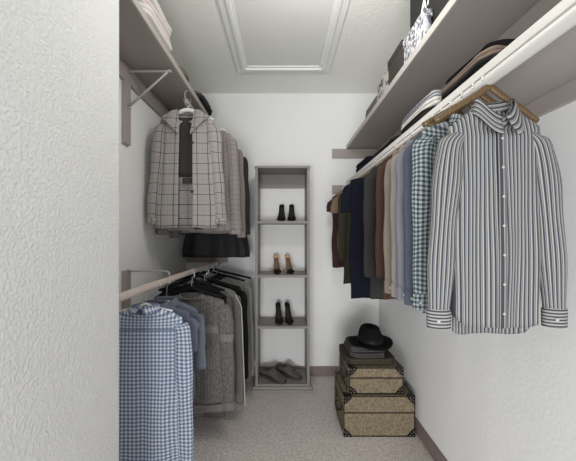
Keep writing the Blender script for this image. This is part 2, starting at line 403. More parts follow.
# ---------------------------------------------------------------- garments
def ringpt(s, side, hw, ht, e=.5):
    return hw*sin(PI/2*s), side*ht*max(0, cos(PI/2*s))**e
def body(parent, mat, prof, seed, amp=.010, tail=0.0, open_front=None, nx=22, rows=44, nfold=5, name='torso', solid=.0018, uref=None, bottomwave=.004, neckdip=.03, backdrop=0.0):
    """prof rows: (z, halfwidth, halfthickness), top to hem. Closed loop of front+back; open_front=(left gap fn) leaves it open"""
    rnd = random.Random(seed); ph = [rnd.uniform(0, 6.28) for _ in range(12)]
    z0, z1 = prof[0][0], prof[-1][0]
    tab = [(-p[0], p[1], p[2]) for p in prof]
    uref = uref or max(p[1] for p in prof)
    R = []
    # denser rings near the shoulders
    zs = [z0 - (z0-z1)*((i/(rows-1))**1.35) for i in range(rows)]
    loop = []
    if open_front is None:
        loop = [(-1+2*j/nx, -1) for j in range(nx)] + [(1-2*j/nx, 1) for j in range(nx)]
    else:
        g = open_front
        loop = [(g + (1-g)*j/nx, -1) for j in range(nx)] + [(1-2*j/nx, 1) for j in range(nx)] + [(-1+(1-g)*j/nx, -1) for j in range(nx+1)]
    for i, z in enumerate(zs):
        hw, ht = interp(tab, -z); f = (z0-z)/(z0-z1); row = []
        grow = sstep(.05, .75, f)
        hw *= 1 + .018*sin(f*9+ph[0])*grow
        for (s, side) in loop:
            x, y = ringpt(s, side, hw, ht)
            k = nfold
            w_ = .55*sin(k*s*PI*.8+ph[1 if side < 0 else 2]+f*1.4) + .3*sin(k*1.9*s*PI+ph[3 if side < 0 else 4]-f*2.2) + .25*sin(s*3+f*7+ph[5])
            env = 1-abs(s)**4
            y += amp*grow*w_*env*(1 if side < 0 else .8)
            x += amp*.5*grow*sin(k*2.1*s+ph[6]+f*2)*env
            x += amp*.7*sin(f*11+ph[7]+(2 if s > 0 else 0))*abs(s)**5*grow
            zz = z + tail*(s*s)*sstep(.80, 1, f)*(1 if side < 0 else .7) + bottomwave*sin(s*6+ph[8])*sstep(.85, 1, f)
            if side > 0: zz -= backdrop*sstep(.80, 1, f)*max(0, 1-abs(s)**6)
            if side < 0: zz -= neckdip*(1-f*7)*max(0, cos(PI/2*s)) if f < 1/7 else 0
            row.append(Vector((x, y, zz)))
        R.append(row)
    L_ = len(loop)
    def uvf(i, j):
        hw_ = interp(tab, -zs[i])[0]; sd = loop[j % L_][1]
        x = hw_*sin(PI/2*loop[j % L_][0])
        return (x*min(1, uref/hw_)*(1 if sd < 0 else .999), z0-zs[i])
    bm = BM(); grid(bm, R, open_front is None, uvf)
    return obj(name, bm, mat, parent, True, solid)
def sleeve(parent, mat, P, seed, cuff=None, cuffmat=None, name='sleeve', amp=.06, wr=7, solid=.0015):
    """P rows: (x, y, z, rx, ry); loft with horizontal-ish rings"""
    rnd = random.Random(seed); p0 = rnd.uniform(0, 6.28)
    n = 16; N = 26; R = []; D = []; d = 0; last = None
    m = len(P)-1
    for i in range(N):
        t = i/(N-1)*m; k = min(int(t), m-1); f = t-k
        a = P[max(k-1, 0)]; b = P[k]; c = P[k+1]; e = P[min(k+2, m)]
        q = [0.5*(2*b[q_]+(-a[q_]+c[q_])*f+(2*a[q_]-5*b[q_]+4*c[q_]-e[q_])*f*f+(-a[q_]+3*b[q_]-3*c[q_]+e[q_])*f**3) for q_ in range(5)]
        g = i/(N-1)
        wob = 1+amp*sin(g*wr*2.6+p0)*sstep(0, .2, g)
        cen = Vector(q[:3])
        if last is not None: d += (cen-last).length
        last = cen; D.append(d)
        tilt = (P[-1][0]-P[0][0])*.0
        row = []
        for j in range(n):
            a_ = 2*PI*j/n
            rr = 1+amp*.8*sin(3*a_+g*5+p0)
            row.append(cen+Vector((q[3]*wob*rr*cos(a_), q[4]*wob*rr*sin(a_), amp*.05*sin(2*a_+g*14))))
        R.append(row)
    rx = max(p[3] for p in P)
    bm = BM(); grid(bm, R, True, lambda i, j: (j/n*2*PI*rx*.85, D[i]), (True, False))
    o = obj(name, bm, mat, parent, True, solid)
    if cuff:
        e = P[-1]; bm = BM()
        rows = [[Vector((e[0]+e[3]*k*cos(2*PI*j/24), e[1]+e[4]*k*sin(2*PI*j/24), e[2]+zz)) for j in range(24)]
                for k, zz in ((.90, .006), (1.04, .003), (1.07, -.008), (1.05, -cuff+.008), (1.04, -cuff), (.93, -cuff), (.93, -cuff+.02))]
        grid(bm, rows, True, lambda i, j: (j/24*2*PI*e[3], rows[i][0].z))
        c = obj('cuff', bm, cuffmat or mat, o)
        if cuffmat is M['rib']: return o
        bm = BM()
        lathe(bm, [(.0, .0), (.005, .0), (.005, .002), (.0, .002)], (0, 0, 0), 10)
        bmesh.ops.rotate(bm, verts=bm.verts, matrix=Matrix.Rotation(PI/2, 3, 'X'))
        bmesh.ops.translate(bm, verts=bm.verts, vec=(e[0]-e[3]*.35, e[1]-e[4]*1.02, e[2]-cuff*.5))
        obj('cuff_button', bm, M['button'], o)
    return o
def shirt_collar(parent, mat, nw, nt, z, stand=.028, leaf=.045, dip=.02, point=.03, rough=0):
    n = 40; st = []
    for k, (rs, dz) in enumerate(((1.0, -.006), (.97, .4), (.93, 1.0))):
        row = []
        for j in range(n+1):
            a = -PI/2+.10+(2*PI-.20)*j/n; fr = max(0, -sin(a))
            row.append(Vector((nw*rs*cos(a), nt*rs*sin(a), z-dip*fr**2 + (stand*dz if k else dz))))
        st.append(row)
    bm = BM(); grid(bm, st, False, lambda i, j: (i*.014, j/n*.35))
    obj('collar_stand', bm, mat, parent, True, .0018)
    rows = []
    for k in range(6):
        t_ = k/5; row = []
        for j in range(n+1):
            a = -PI/2+.08+(2*PI-.16)*j/n; fr = max(0, -sin(a)); q = fr**5
            out = (.006+.018*t_)+.010*t_*q
            L = leaf*t_*(1+.35*fr**3)
            x = (nw*.93+out)*cos(a); y = (nt*.93+out)*sin(a) - .004*fr
            x += math.copysign(point*t_*q, cos(a))
            row.append(Vector((x, y, z-dip*fr**2+stand+.004*sin(PI*min(1, t_*2.5))-L)))
        rows.append(row)
    bm = BM(); grid(bm, rows, False, lambda i, j: (i/5*leaf, j/n*.4))
    obj('collar', bm, mat, parent, True, .002)
def crew(parent, mat, nw, nt, z, dip=.03, r=.007):
    pts = []
    for j in range(29):
        a = 2*PI*j/28; fr = max(0, -sin(a)); pts.append((nw*cos(a), nt*sin(a), z-dip*fr))
    bm = BM(); tube(bm, pts, r, 8, flat=.7, up=(0, 0, 1), caps=False); obj('neckband', bm, mat, parent)
def placket(parent, mat, prof, z0, z1, nb=6, w_=.014, off=.004, x0=0):
    tab = [(-p[0], p[1], p[2]) for p in prof]; n = 24; rows = []
    for i in range(n+1):
        z = lerp(z0, z1, i/n); hw, ht = interp(tab, -z)
        rows.append([Vector((x0-w_, -ht-off+.006*0, z)), Vector((x0-w_*.8, -ht-off-.003, z)), Vector((x0+w_*.8, -ht-off-.003, z)), Vector((x0+w_, -ht-off, z))])
    bm = BM(); grid(bm, rows, False, lambda i, j: ((j-1.5)*w_*.66+.0045, (z0-z1)*i/n)); obj('button_placket', bm, mat, parent, True, .0015)
    for k in range(nb):
        z = lerp(z0-.03, z1+.04, k/(nb-1)); hw, ht = interp(tab, -z)
        bm = BM(); lathe(bm, [(0, 0), (.0034, 0), (.0037, .0012), (.0028, .0020), (0, .0016)], (0, 0, 0), 12)
        bmesh.ops.rotate(bm, verts=bm.verts, matrix=Matrix.Rotation(PI/2, 3, 'X')); bmesh.ops.translate(bm, verts=bm.verts, vec=(x0, -ht-off-.003, z))
        obj('button', bm, M['button'], parent)
def shirt(name, label, cat, x, y, z, mat, hw, length, shz, seed, neck=.05, neckz=None, half=.022, hem_hw=None, sl_len=None, sl_r=.034,
          collar='shirt', cuff=.045, cuffmat=None, buttons=True, tail=.03, rz=0, group=None, amp=.007, back=False, short=False,
          sl_out=.05, colmat=None, nfold=5, dx=0, ribhem=None, slmat=None, uref=None, backdrop=0, dip=.026, leaf=.036, stand=.02, point=.020):
    """z = rod axis; shz = shoulder tip below rod; length = neck to hem; hw = body halfwidth at shoulder"""
    r = thing(name, (x+dx, y, z), label, cat, group, rz)
    neckz = neckz if neckz is not None else shz-.030
    hem_hw = hem_hw or hw
    nz = -neckz; sz = -shz; bz = nz-length
    prof = [(nz, neck, neck*.5), (lerp(nz, sz, .35), lerp(neck, hw, .42), half*.9), (lerp(nz, sz, .75), lerp(neck, hw, .84), half), (sz, hw, half*1.05),
            (sz-.04, hw*1.03, half*1.15), (lerp(sz, bz, .35), lerp(hw, hem_hw, .3)*.985, half*1.35), (lerp(sz, bz, .7), lerp(hw, hem_hw, .7), half*1.5), (bz, hem_hw, half*1.45)]
    body(r, mat, prof, seed, amp, tail, nfold=nfold, uref=uref, backdrop=backdrop, neckdip=dip+.004)
    cm = colmat or mat
    if collar == 'shirt':
        shirt_collar(r, cm, neck*.98, neck*.55, nz, stand=stand*.6 if back else stand, leaf=leaf*.75 if back else leaf, dip=.0 if back else dip, point=point)
    elif collar == 'crew': crew(r, cm, neck, neck*.5, nz, dip=.022)
    if buttons and not back: placket(r, mat, prof, nz-dip-.006, bz+.004, 7, .011, .006)
    if back:
        bm = BM(); tab = [(-p[0], p[1], p[2]) for p in prof]; rows = []
        for s_ in range(21):
            s = -1+2*s_/20; hw_, ht_ = interp(tab, -(sz-.05)); X, Y = ringpt(s*.97, -1, hw_, ht_)
            rows.append((X, Y-.0035, sz-.052))
        tube(bm, rows, .0022, 6); obj('yoke_seam', bm, mat, r)
    L = sl_len or (length-.05)
    for sg in (-1, 1):
        if short:
            P = [(sg*(hw-.03), 0, sz-.022, sl_r*.8, half*.9), (sg*(hw+.006), 0, sz-.045, sl_r, half*1.0), (sg*(hw+sl_out*.7), 0, sz-L*.6, sl_r, half*1.0), (sg*(hw+sl_out), -.002, sz-L, sl_r*1.05, half*1.0)]
        else:
            fw = -.006 if sg < 0 else -.002
            P = [(sg*(hw-.025), 0, sz-.024, sl_r*.75, half*.9), (sg*(hw+.001), fw, sz-.06, sl_r*1.0, half*1.15), (sg*(hw+sl_out*.45), fw*2, sz-L*.35, sl_r*1.02, half*1.2),
                 (sg*(hw+sl_out*.8), fw*2.5, sz-L*.68, sl_r*.95, half*1.1), (sg*(hw+sl_out), fw*3, sz-L, sl_r*.82, half*.95)]
        sleeve(r, slmat or mat, P, seed*7+sg, None if short or not cuff else cuff, cuffmat or mat)
    if ribhem:
        bm = BM(); rows = []
        for k, zz in ((1.0, .0), (1.03, -.01), (1.02, -.045), (.97, -.05)):
            row = []
            for j in range(44):
                s, side = ((-1+2*j/22), -1) if j < 22 else ((1-2*(j-22)/22), 1)
                X, Y = ringpt(s, side, hem_hw*k, half*1.5*k); row.append(Vector((X, Y, bz+zz)))
            rows.append(row)
        grid(bm, rows, True, lambda i, j: (j/44*4*hem_hw, rows[i][0].z)); obj('ribbed_hem', bm, ribhem, r, True, .002)
    return r

# ---- right rod -----------------------------------------------------------
GR = 'shirts and sweaters on the right rod'
GH = 'wooden hangers on the right rod'
D = [  # name, label, cat, y, mat, kwargs
 ('striped_shirt', 'white and navy striped long-sleeved shirt hanging nearest on the right', 'shirt', .80, 'stripe',
    dict(hw=.126, length=.622, sl_len=.520, sl_out=.041, sl_r=.038, half=.020, neck=.050, hem_hw=.122, cuff=.048, cuffmat=M['stripecuff'], tail=.03, amp=.006, shz=.136, neckz=.082, nfold=4, uref=.14, dx=.010, backdrop=.035, dip=.062, leaf=.046, stand=.026, point=.014, rz=0)),
 ('gingham_shirt', 'green and white gingham shirt hanging behind the big striped shirt', 'shirt', .895, 'greengingham', {}),
 ('long_sleeved_shirt', 'blue grey shirt hanging between the lavender and the green gingham shirt', 'shirt', .955, 'bluegrey', {}),
 ('long_sleeved_shirt', 'pale lavender shirt beside the blue grey one on the right rod', 'shirt', 1.015, 'lav', {}),
 ('long_sleeved_shirt', 'cream striped shirt hanging between the beige and the lavender shirt', 'shirt', 1.07, 'cream', {}),
 ('long_sleeved_shirt', 'plain beige shirt hanging next to the reddish brown sweater', 'shirt', 1.14, 'beige', {}),
 ('sweater', 'reddish brown knitted sweater hanging beside the beige shirt', 'sweater', 1.245, 'brown', dict(length=.65, collar='crew', buttons=False, cuff=0, tail=0)),
 ('sweater', 'charcoal sweater hanging between the navy and the brown ones', 'sweater', 1.43, 'charbrown', dict(length=.69, sl_len=.55, collar='crew', buttons=False, cuff=0, tail=0)),
 ('short_sleeved_shirt', 'navy blue short-sleeved top on the right rod', 'top', 1.74, 'navy', dict(short=True, sl_len=.20, sl_out=.03, collar='crew', buttons=False, tail=0, length=.76, hw=.175)),
 ('long_sleeved_jumper', 'olive top showing a narrow edge left of the navy top', 'top', 2.08, 'olive', dict(collar='crew', buttons=False, cuff=0, tail=0, length=.73)),
 ('long_sleeved_jumper', 'tan top with a slim sleeve beside the dark maroon shirt', 'top', 2.28, 'tan', dict(collar='crew', buttons=False, short=True, sl_len=.16, sl_out=.03, tail=0, length=.5)),
 ('short_sleeved_shirt', 'dark maroon short-sleeved shirt hanging last at the far end of the right rod', 'top', 2.52, 'maroon', dict(short=True, sl_len=.13, sl_out=.018, collar='shirt', buttons=False, tail=0, length=.66, hw=.15)),
]
for i, (nm, lb, ct, y, mt, kw) in enumerate(D):
    a = dict(hw=.145, length=.635, shz=.108, seed=i+3, half=.014, sl_len=.525, sl_out=.012, sl_r=.033, group=None, cuff=.045, neck=.048)
    a.update(kw)
    shirt(nm, lb, ct, RX, y, RZ, M[mt], **a)
desc = ['nearest wooden hanger, holding the big striped shirt', 'wooden hanger of the green gingham shirt', 'wooden hanger of the blue grey shirt', 'wooden hanger of the pale lavender shirt',
        'wooden hanger of the cream striped shirt', 'wooden hanger of the beige shirt', 'wooden hanger of the reddish brown sweater', 'wooden hanger of the charcoal sweater',
        'wooden hanger of the navy top', 'wooden hanger of the olive top', 'wooden hanger of the tan top', 'wooden hanger of the dark maroon shirt']
for i, d_ in enumerate(D):
    hanger(RX, d_[3]+.004, RZ, .0165, 'wood', .150 if i == 0 else .12, .085 if i == 0 else .07, desc[i], GH, 0, gap=.0)
hanger(RX, .845, RZ, .0165, 'wood', .165, .082, 'empty wooden hanger just behind the big striped shirt, its tip showing', GH, .02, gap=.0)

# ---- left lower rod --------------------------------------------------------
LG = 'hangers on the low left rod'
def low(nm, lb, ct, y, mt, hk, hlab, dx=0, **kw):
    a = dict(hw=.20, length=.74, shz=.145, seed=int(y*100), half=.020, sl_len=.68, sl_out=.03, sl_r=.042, neck=.060, neckz=.095)
    a.update(kw); shirt(nm, lb, ct, LLX(y), y, LLZ, M[mt], dx=dx, **a)
    hanger(LLX(y)+dx, y+.004, LLZ, .0185, hk, (.13 if y < 1.7 else .195), .055 if y > 1.7 else .03, hlab, LG, 0, gap=.060 if y > 1.7 or y < 1.45 else .092)
low('gingham_shirt', 'blue and white gingham shirt hanging backwards, nearest on the low left rod', 'shirt', 1.40, 'bluegingham', 'wplastic',
    'white plastic hanger of the blue gingham shirt', dx=-.005, back=True, length=.785, hw=.185, hem_hw=.195, sl_out=.022, sl_len=.80, shz=.150, tail=.05, nfold=4)
low('long_sleeved_shirt', 'lilac striped shirt hanging right behind the blue gingham shirt', 'shirt', 1.50, 'lilac', 'wplastic', 'white plastic hanger of the lilac shirt', dx=.0, short=True, sl_len=.2, sl_out=.005, shz=.155, neckz=.11, hw=.178, hem_hw=.17, length=.6)
low('short_sleeved_shirt', 'blue chambray short-sleeved shirt between the lilac shirt and the cable sweater', 'shirt', 1.59, 'chambray', 'wplastic', 'white plastic hanger of the chambray shirt',
    dx=.01, short=True, sl_len=.33, sl_out=.015, sl_r=.035, hw=.178, hem_hw=.16, length=.6, shz=.16, neckz=.11)
low('cable_knit_sweater', 'grey brown cable-knit sweater with crew neck on the low left rod', 'sweater', 1.83, 'cable', 'bplastic', 'black velvet hanger of the cable-knit sweater',
    dx=.065, collar='crew', colmat=M['rib'], buttons=False, cuff=.05, cuffmat=M['rib'], hw=.215, hem_hw=.215, sl_out=.03, sl_r=.05, half=.022, tail=0, length=.705, sl_len=.66, shz=.165, neckz=.125, neck=.075, ribhem=M['rib'], amp=.009)
low('blouse', 'black top whose neckline shows above the cable-knit sweater', 'top', 1.925, 'black', 'bplastic', 'black velvet hanger of the black top behind the cable sweater',
    dx=.03, short=True, sl_len=.1, sl_out=.0, collar='crew', buttons=False, cuff=0, hw=.20, tail=0, length=.52, shz=.115, neckz=.080)
low('beaded_cardigan', 'grey cardigan with a pale beaded edge behind the cable-knit sweater', 'cardigan', 2.03, 'tweed', 'bplastic', 'black velvet hanger of the beaded cardigan',
    dx=.095, collar='crew', buttons=False, cuff=0, hw=.22, sl_out=.03, sl_r=.036, tail=0, length=.84, sl_len=.80, shz=.15)
low('long_sleeved_jumper', 'plain black top hanging between two grey cardigans on the low rod', 'top', 2.19, 'black', 'bplastic', 'black velvet hanger of the plain black top',
    dx=.085, collar='crew', buttons=False, cuff=0, hw=.235, sl_out=.022, sl_r=.045, tail=0, length=.73, sl_len=.70, shz=.15)
low('knit_cardigan', 'mid grey knitted cardigan behind the black top on the low rod', 'cardigan', 2.31, 'tweed', 'bplastic', 'black velvet hanger of the mid grey cardigan',
    dx=.095, collar='crew', buttons=False, cuff=0, hw=.235, sl_out=.03, sl_r=.03, tail=0, length=.80, sl_len=.77, shz=.15)
low('knit_cardigan', 'light grey cardigan hanging last near the back wall on the low rod', 'cardigan', 2.43, 'lgrey', 'bplastic', 'black velvet hanger of the light grey cardigan',
    dx=.09, collar='crew', buttons=False, cuff=0, hw=.24, sl_out=.03, sl_r=.035, tail=0, length=.84, sl_len=.80, shz=.15)
for k, (y, hwid, lb) in enumerate(((1.955, .23, 'black hanger with wide arms just behind the cable-knit sweater'), (2.10, .25, 'black hanger with wide arms between the beaded cardigan and the black top'),
                              (2.36, .30, 'black hanger whose long arm sticks out past the grey cardigans'), (2.50, .33, 'empty black hanger farthest back on the low rod'))):
    hanger(LLX(y)+.02, y, LLZ, .0185, 'bplastic', hwid, .075, lb, LG, 0, gap=.02, bar=False)
# beads along the cardigan edge
cg = [o for o in bpy.data.objects if o.name.startswith('beaded_cardigan')][0]
bm = BM(); rnd = random.Random(5)
for k in range(110):
    f = k/109; zz = -.165-.79*f; xx = .225+.030*f+.036*sstep(0, .12, f)
    bmesh.ops.create_icosphere(bm, subdivisions=1, radius=.0042, matrix=Matrix.Translation((xx, -.026, zz)))
obj('bead_trim', bm, M['bead'], cg)
# grey trousers below the sweater
def trousers(label, x, y, z, zt, zb, w0, w1, mat, seed):
    r = thing('hanging_trousers', (x, y, z), label, 'trousers')
    for sg in (-1, 1):
        rows = []; n = 20
        for i in range(16):
            f = i/15; zz = lerp(zt, zb, f); w_ = lerp(w0, w1, f)/2
            row = []
            for j in range(n):
                a = 2*PI*j/n
                row.append(Vector((sg*w_*1.0+w_*.98*cos(a), .022*sin(a)*(1+.2*sin(a*3+f*3+seed)) + .004*sin(f*5+sg), zz)))
            rows.append(row)
        bm = BM(); grid(bm, rows, True, lambda i, j: (j*.01, i*.04), (True, False)); obj('trouser_leg', bm, mat, r, True, .002)
    bm = BM(); rows = [[Vector((w0*1.02*cos(2*PI*j/32), .024*sin(2*PI*j/32), zt+dz)) for j in range(32)] for dz in (-.01, .015, .04)]
    grid(bm, rows, True, lambda i, j: (j*.01, i*.02)); obj('waistband', bm, mat, r, True, .003)
    hanger(x, y+.006, z, .0185, 'bplastic', w0*1.0, .03, 'black hanger carrying the grey flannel trousers', LG, 0, gap=.10)
trousers('grey flannel trousers showing below the cable-knit sweater', LLX(1.975)+.10, 1.975, LLZ, -.17, -1.015, .15, .15, M['greypant'], 2)

# ---- left upper rod ---------------------------------------------------------
def jacket(label, name, y, mat, lining, hw, hem, length, shz, seed, gap=.07, dx=0, sl=.6, lapel=True, neck=.075, cut=.10, out=.03):
    r = thing(name, (LUX+dx, y, LUZ), label, 'jacket')
    nz = -(shz-.045); sz = -shz; bz = nz-length; half = .028
    prof = [(nz, neck, .03), (lerp(nz, sz, .4), lerp(neck, hw, .45), half*.9), (lerp(nz, sz, .8), lerp(neck, hw, .85), half), (sz, hw, half*1.05), (sz-.06, hw*1.02, half*1.2),
            (lerp(sz, bz, .5), lerp(hw, hem, .5), half*1.4), (bz, hem, half*1.7)]
    body(r, mat, prof, seed, .007, 0, open_front=gap, nfold=4, uref=hw, name='coat_body', solid=.004, neckdip=.06)
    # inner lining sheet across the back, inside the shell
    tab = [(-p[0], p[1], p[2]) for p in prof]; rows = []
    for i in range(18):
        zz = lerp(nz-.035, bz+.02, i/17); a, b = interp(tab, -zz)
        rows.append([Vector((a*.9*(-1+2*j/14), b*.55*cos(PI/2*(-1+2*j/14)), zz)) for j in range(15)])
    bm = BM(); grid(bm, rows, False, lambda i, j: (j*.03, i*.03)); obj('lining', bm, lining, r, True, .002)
    if lining is mat:  # dark sheet that paints the shade in the upper inside of the coat
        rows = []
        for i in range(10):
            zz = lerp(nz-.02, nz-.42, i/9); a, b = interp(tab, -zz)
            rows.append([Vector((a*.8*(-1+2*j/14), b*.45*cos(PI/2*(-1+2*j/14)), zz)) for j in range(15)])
        bm = BM(); grid(bm, rows, False, lambda i, j: (j*.03, i*.03)); obj('upper_shade_sheet', bm, M['lining'], r, True, .002)
    # folded lapels / collar
    for sg in (-1, 1):
        q = [(sg*neck*.72, -.012, nz+.026), (sg*(neck+.020), -.026, nz+.012), (sg*(neck+.085), -.040, nz-.040), (sg*(neck+.050), -.052, nz-.066), (sg*(gap*hw*1.3+.004), -.054, nz-.155)]
        top = [(sg*neck*.9, .0, nz+.03), (sg*neck*1.05, -.012, nz+.012)]
        bm = BM(); uv = bm.loops.layers.uv.active
        ins = [Vector(p) for p in q]; cen = sum(ins, Vector())/5 + Vector((0, -.006, 0))
        vs = [bm.verts.new(p) for p in ins]; c = bm.verts.new(cen)
        for k in range(5):
            f = bm.faces.new((vs[k], vs[(k+1) % 5], c))
            for l in f.loops: l[uv].uv = (l.vert.co.x*1.1, l.vert.co.z)
        obj('collar_lapel', bm, mat, r, False, .005)
    for sg in (-1, 1):
        P = [(sg*(hw-.03), 0, sz-.028, .035, half*.9), (sg*(hw), -.002, sz-.07, .046, half*1.2), (sg*(hw+.015), -.003, sz-sl*.4, .046, half*1.25), (sg*(hw+out*.8), -.005, sz-sl*.75, .044, half*1.2), (sg*(hw+out), -.006, sz-sl, .044, half*1.1)]
        sleeve(r, mat, P, seed+sg, .035, mat)
    bm = BM(); tube(bm, [(neck*cos(a)*.95, .030*sin(a), nz+.004+.010*sin(a)) for a in [PI*k/12 for k in range(13)]], .009, 8, up=(0, 0, 1)); obj('collar_back', bm, mat, r)
    return r
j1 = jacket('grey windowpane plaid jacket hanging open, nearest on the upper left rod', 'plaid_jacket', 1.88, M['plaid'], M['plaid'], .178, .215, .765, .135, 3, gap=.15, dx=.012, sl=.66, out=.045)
bm = BM()   # belt tab inside the open front
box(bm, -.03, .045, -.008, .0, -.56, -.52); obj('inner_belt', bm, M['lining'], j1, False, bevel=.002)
for zz in (-.30, -.62):
    bm = BM(); lathe(bm, [(0, 0), (.009, 0), (.010, .002), (.007, .004), (0, .003)], (0, 0, 0), 14)
    bmesh.ops.rotate(bm, verts=bm.verts, matrix=Matrix.Rotation(PI/2, 3, 'X')); bmesh.ops.translate(bm, verts=bm.verts, vec=(.05, -.052, zz)); obj('button', bm, M['lining'], j1)
GU = 'hangers on the upper left rod'
hanger(LUX+.012, 1.89, LUZ, .0155, 'wplastic', .17, .055, 'chunky white plastic hanger of the nearest plaid jacket', GU, gap=.035)
bm = BM()   # the broad white neck piece of that hanger
rows = []
for i in range(13):
    s = -1+i/6; zc = -.062-.018*s*s
    rows.append([Vector((.055*s, .016*cos(a)-.004, zc+.014*sin(a))) for a in [2*PI*k/10 for k in range(10)]])
grid(bm, rows, True, None, (True, True)); hg = [o for o in bpy.data.objects if o.name.startswith('clothes_hanger') and o.get('label', '').startswith('chunky')][0]
obj('neck_piece', bm, M['wplastic'], hg)
jacket('pinkish checked jacket hanging just behind the nearest plaid jacket', 'checked_jacket', 2.06, M['plaid2'], M['lining'], .235, .25, .76, .165, 8, dx=.04, sl=.70)
hanger(LUX+.02, 2.065, LUZ, .0155, 'wplastic', .21, .055, 'white plastic hanger of the pinkish checked jacket', GU, gap=.045)
def up(nm, lb, ct, y, mt, hl, dx, **kw):
    a = dict(hw=.23, length=.72, shz=.20, seed=int(y*90), half=.022, sl_len=.68, sl_out=.03, sl_r=.04, neck=.06, tail=0)
    a.update(kw); shirt(nm, lb, ct, LUX, y, LUZ, M[mt], dx=dx, **a)
    hanger(LUX+dx*.6, y+.004, LUZ, .0155, 'bplastic', .20, .05, hl, GU, gap=.07)
up('long_sleeved_shirt', 'pale striped shirt edge between the pink check jacket and charcoal top', 'shirt', 2.22, 'cream', 'black hanger of the pale striped shirt on the upper rod', .065)
up('long_sleeved_jumper', 'charcoal top hanging farthest back on the upper left rod', 'top', 2.36, 'charcoal', 'black hanger of the charcoal top on the upper rod', .085, collar='crew', buttons=False, cuff=0, shz=.22, length=.68)
# black pleated dress, only its hem shows
r = thing('pleated_dress', (LUX+.06, 2.50, LUZ), 'black pleated dress whose flared hem shows below the plaid jackets', 'dress')
rows = []; n = 120
tab = [(.10, .06, .03), (.16, .17, .035), (.45, .17, .045), (.62, .22, .05), (1.10, .295, .07)]
for i in range(34):
    z = .10+(1.10-.10)*i/33; a, b = interp(tab, z); g = sstep(.55, 1.05, z); row = []
    for j in range(n):
        th = 2*PI*j/n; k = 1+.10*g*(abs(((j*.18) % 1)-.5)*2-.5)
        row.append(Vector((a*cos(th)*(1+.02*g*sin(8*th)), b*math.copysign(abs(sin(th))**.7, sin(th))*(k+.35*g*sin(8*th)), -z)))
    rows.append(row)
bm = BM(); grid(bm, rows, True, lambda i, j: (j*.008, i*.03)); obj('dress_body', bm, M['blackpleat'], r, True, .002)
bm = BM(); tube(bm, [(a, 0, b) for a, b in ((-.055, -.10), (-.07, -.075), (-.09, -.1))], .004, 6); obj('strap', bm, M['blackpleat'], r)
bm = BM(); tube(bm, [(a, 0, b) for a, b in ((.055, -.10), (.07, -.075), (.09, -.1))], .004, 6); obj('strap', bm, M['blackpleat'], r)
hanger(LUX+.05, 2.505, LUZ, .0155, 'bplastic', .15, .03, 'black hanger of the pleated dress on the upper rod', GU, gap=.05)

# ---------------------------------------------------------------- shoe tower
T = thing('shelf_tower', (-.005, 2.575, 0), 'tall narrow grey open shoe tower standing against the back wall', 'shelf unit')
y0, y1 = -.145, .143; HT = CAMZ+.577
for sg in (-1, 1):
    bm = BM(); box(bm, sg*.236-.0 if sg < 0 else .214, -.214 if sg < 0 else .236, y0, y1, .055, HT); obj('side_panel', bm, M['tower'], T, False, bevel=.0015)
bm = BM(); box(bm, -.242, .242, y0-.006, y1, HT, HT+.018); obj('top_board', bm, M['tower'], T, False, bevel=.002)
for hh in (.117, -.352, -.797, -1.30):
    bm = BM(); box(bm, -.214, .214, y0, y1, CAMZ+hh-.022, CAMZ+hh); obj('shelf_board', bm, M['tower'], T, False, bevel=.0015)
bm = BM(); box(bm, -.214, .214, y1-.018, y1, HT-.13, HT); obj('back_rail', bm, M['tower'], T, False, bevel=.0015)
bm = BM(); box(bm, -.262, .262, y0-.025, y1, 0, .030); box(bm, -.256, .256, y0-.016, y1, .030, .055); obj('plinth', bm, M['tower'], T, False, bevel=.003)

# ---------------------------------------------------------------- shoes
def pump(x, y, z, rz, mat, label, group, heel=.118, top=.155, L=.20, wmax=.036, toecap=None, mirror=1):
    """toe towards -y"""
    r = thing('high_heel_shoe', (x, y, z), label, 'shoe', group, rz)
    N = 22; rows = []; n = 20
    def sole(f): return .002 + heel*sstep(.28, .82, f)
    def wid(f): return wmax*(.12+.88*sstep(-.05, .28, f))*(1-.40*sstep(.30, .70, f))*(1-.45*sstep(.85, 1.02, f))
    def upr(f): return sole(f) + .014 + .028*sstep(0, .25, f)*(1-sstep(.25, .45, f)) + .052*sstep(.62, .98, f)
    for i in range(N):
        f = i/(N-1); w_ = wid(f); s = sole(f); u = upr(f); row = []
        opened = sstep(.26, .36, f)
        for j in range(n):
            a = 2*PI*j/n; cx = cos(a); sz_ = sin(a)
            zz = s + (u-s)*(.5+.5*math.copysign(abs(sz_)**.8, sz_))
            if sz_ > .35: zz -= opened*(u-s-.010)*sstep(.35, .9, sz_)*(1-sstep(.955, 1.0, f))
            row.append(Vector((w_*math.copysign(abs(cx)**.8, cx), -L*.5+L*f*.86, zz)))
        rows.append(row)
    bm = BM(); grid(bm, rows, True, None, (True, True)); obj('upper', bm, mat, r, True, sub=1)
    if toecap:
        rows2 = [[(p-Vector((0, 0, 0)))*1 for p in rw] for rw in rows[:5]]
        rows2 = [[Vector((p.x*1.05, p.y-.002, p.z*1.05+.001)) for p in rw] for rw in rows2]
        bm = BM(); grid(bm, rows2, True, None, (True, True)); obj('toe_cap', bm, toecap, r, True, label='black pointed toe cap')
    bm = BM(); hy = L*.5-L*.14-.018
    lathe(bm, [(.006, 0), (.0055, heel*.3), (.0075, heel*.65), (.016, heel*.98), (.018, heel+.004)], (0, hy, 0), 14, 1, 1.1)
    obj('heel', bm, mat, r)
    bm = BM(); rows = []
    for i in range(10):
        f = .36+.58*i/9; w_ = wid(f)*.82; rows.append([Vector((w_*c_, -L*.5+L*f*.86, sole(f)+.011)) for c_ in (-1, 0, 1)])
    grid(bm, rows); obj('insole', bm, M['insole'] if not toecap else M['tan'], r, True, .002)
    return r
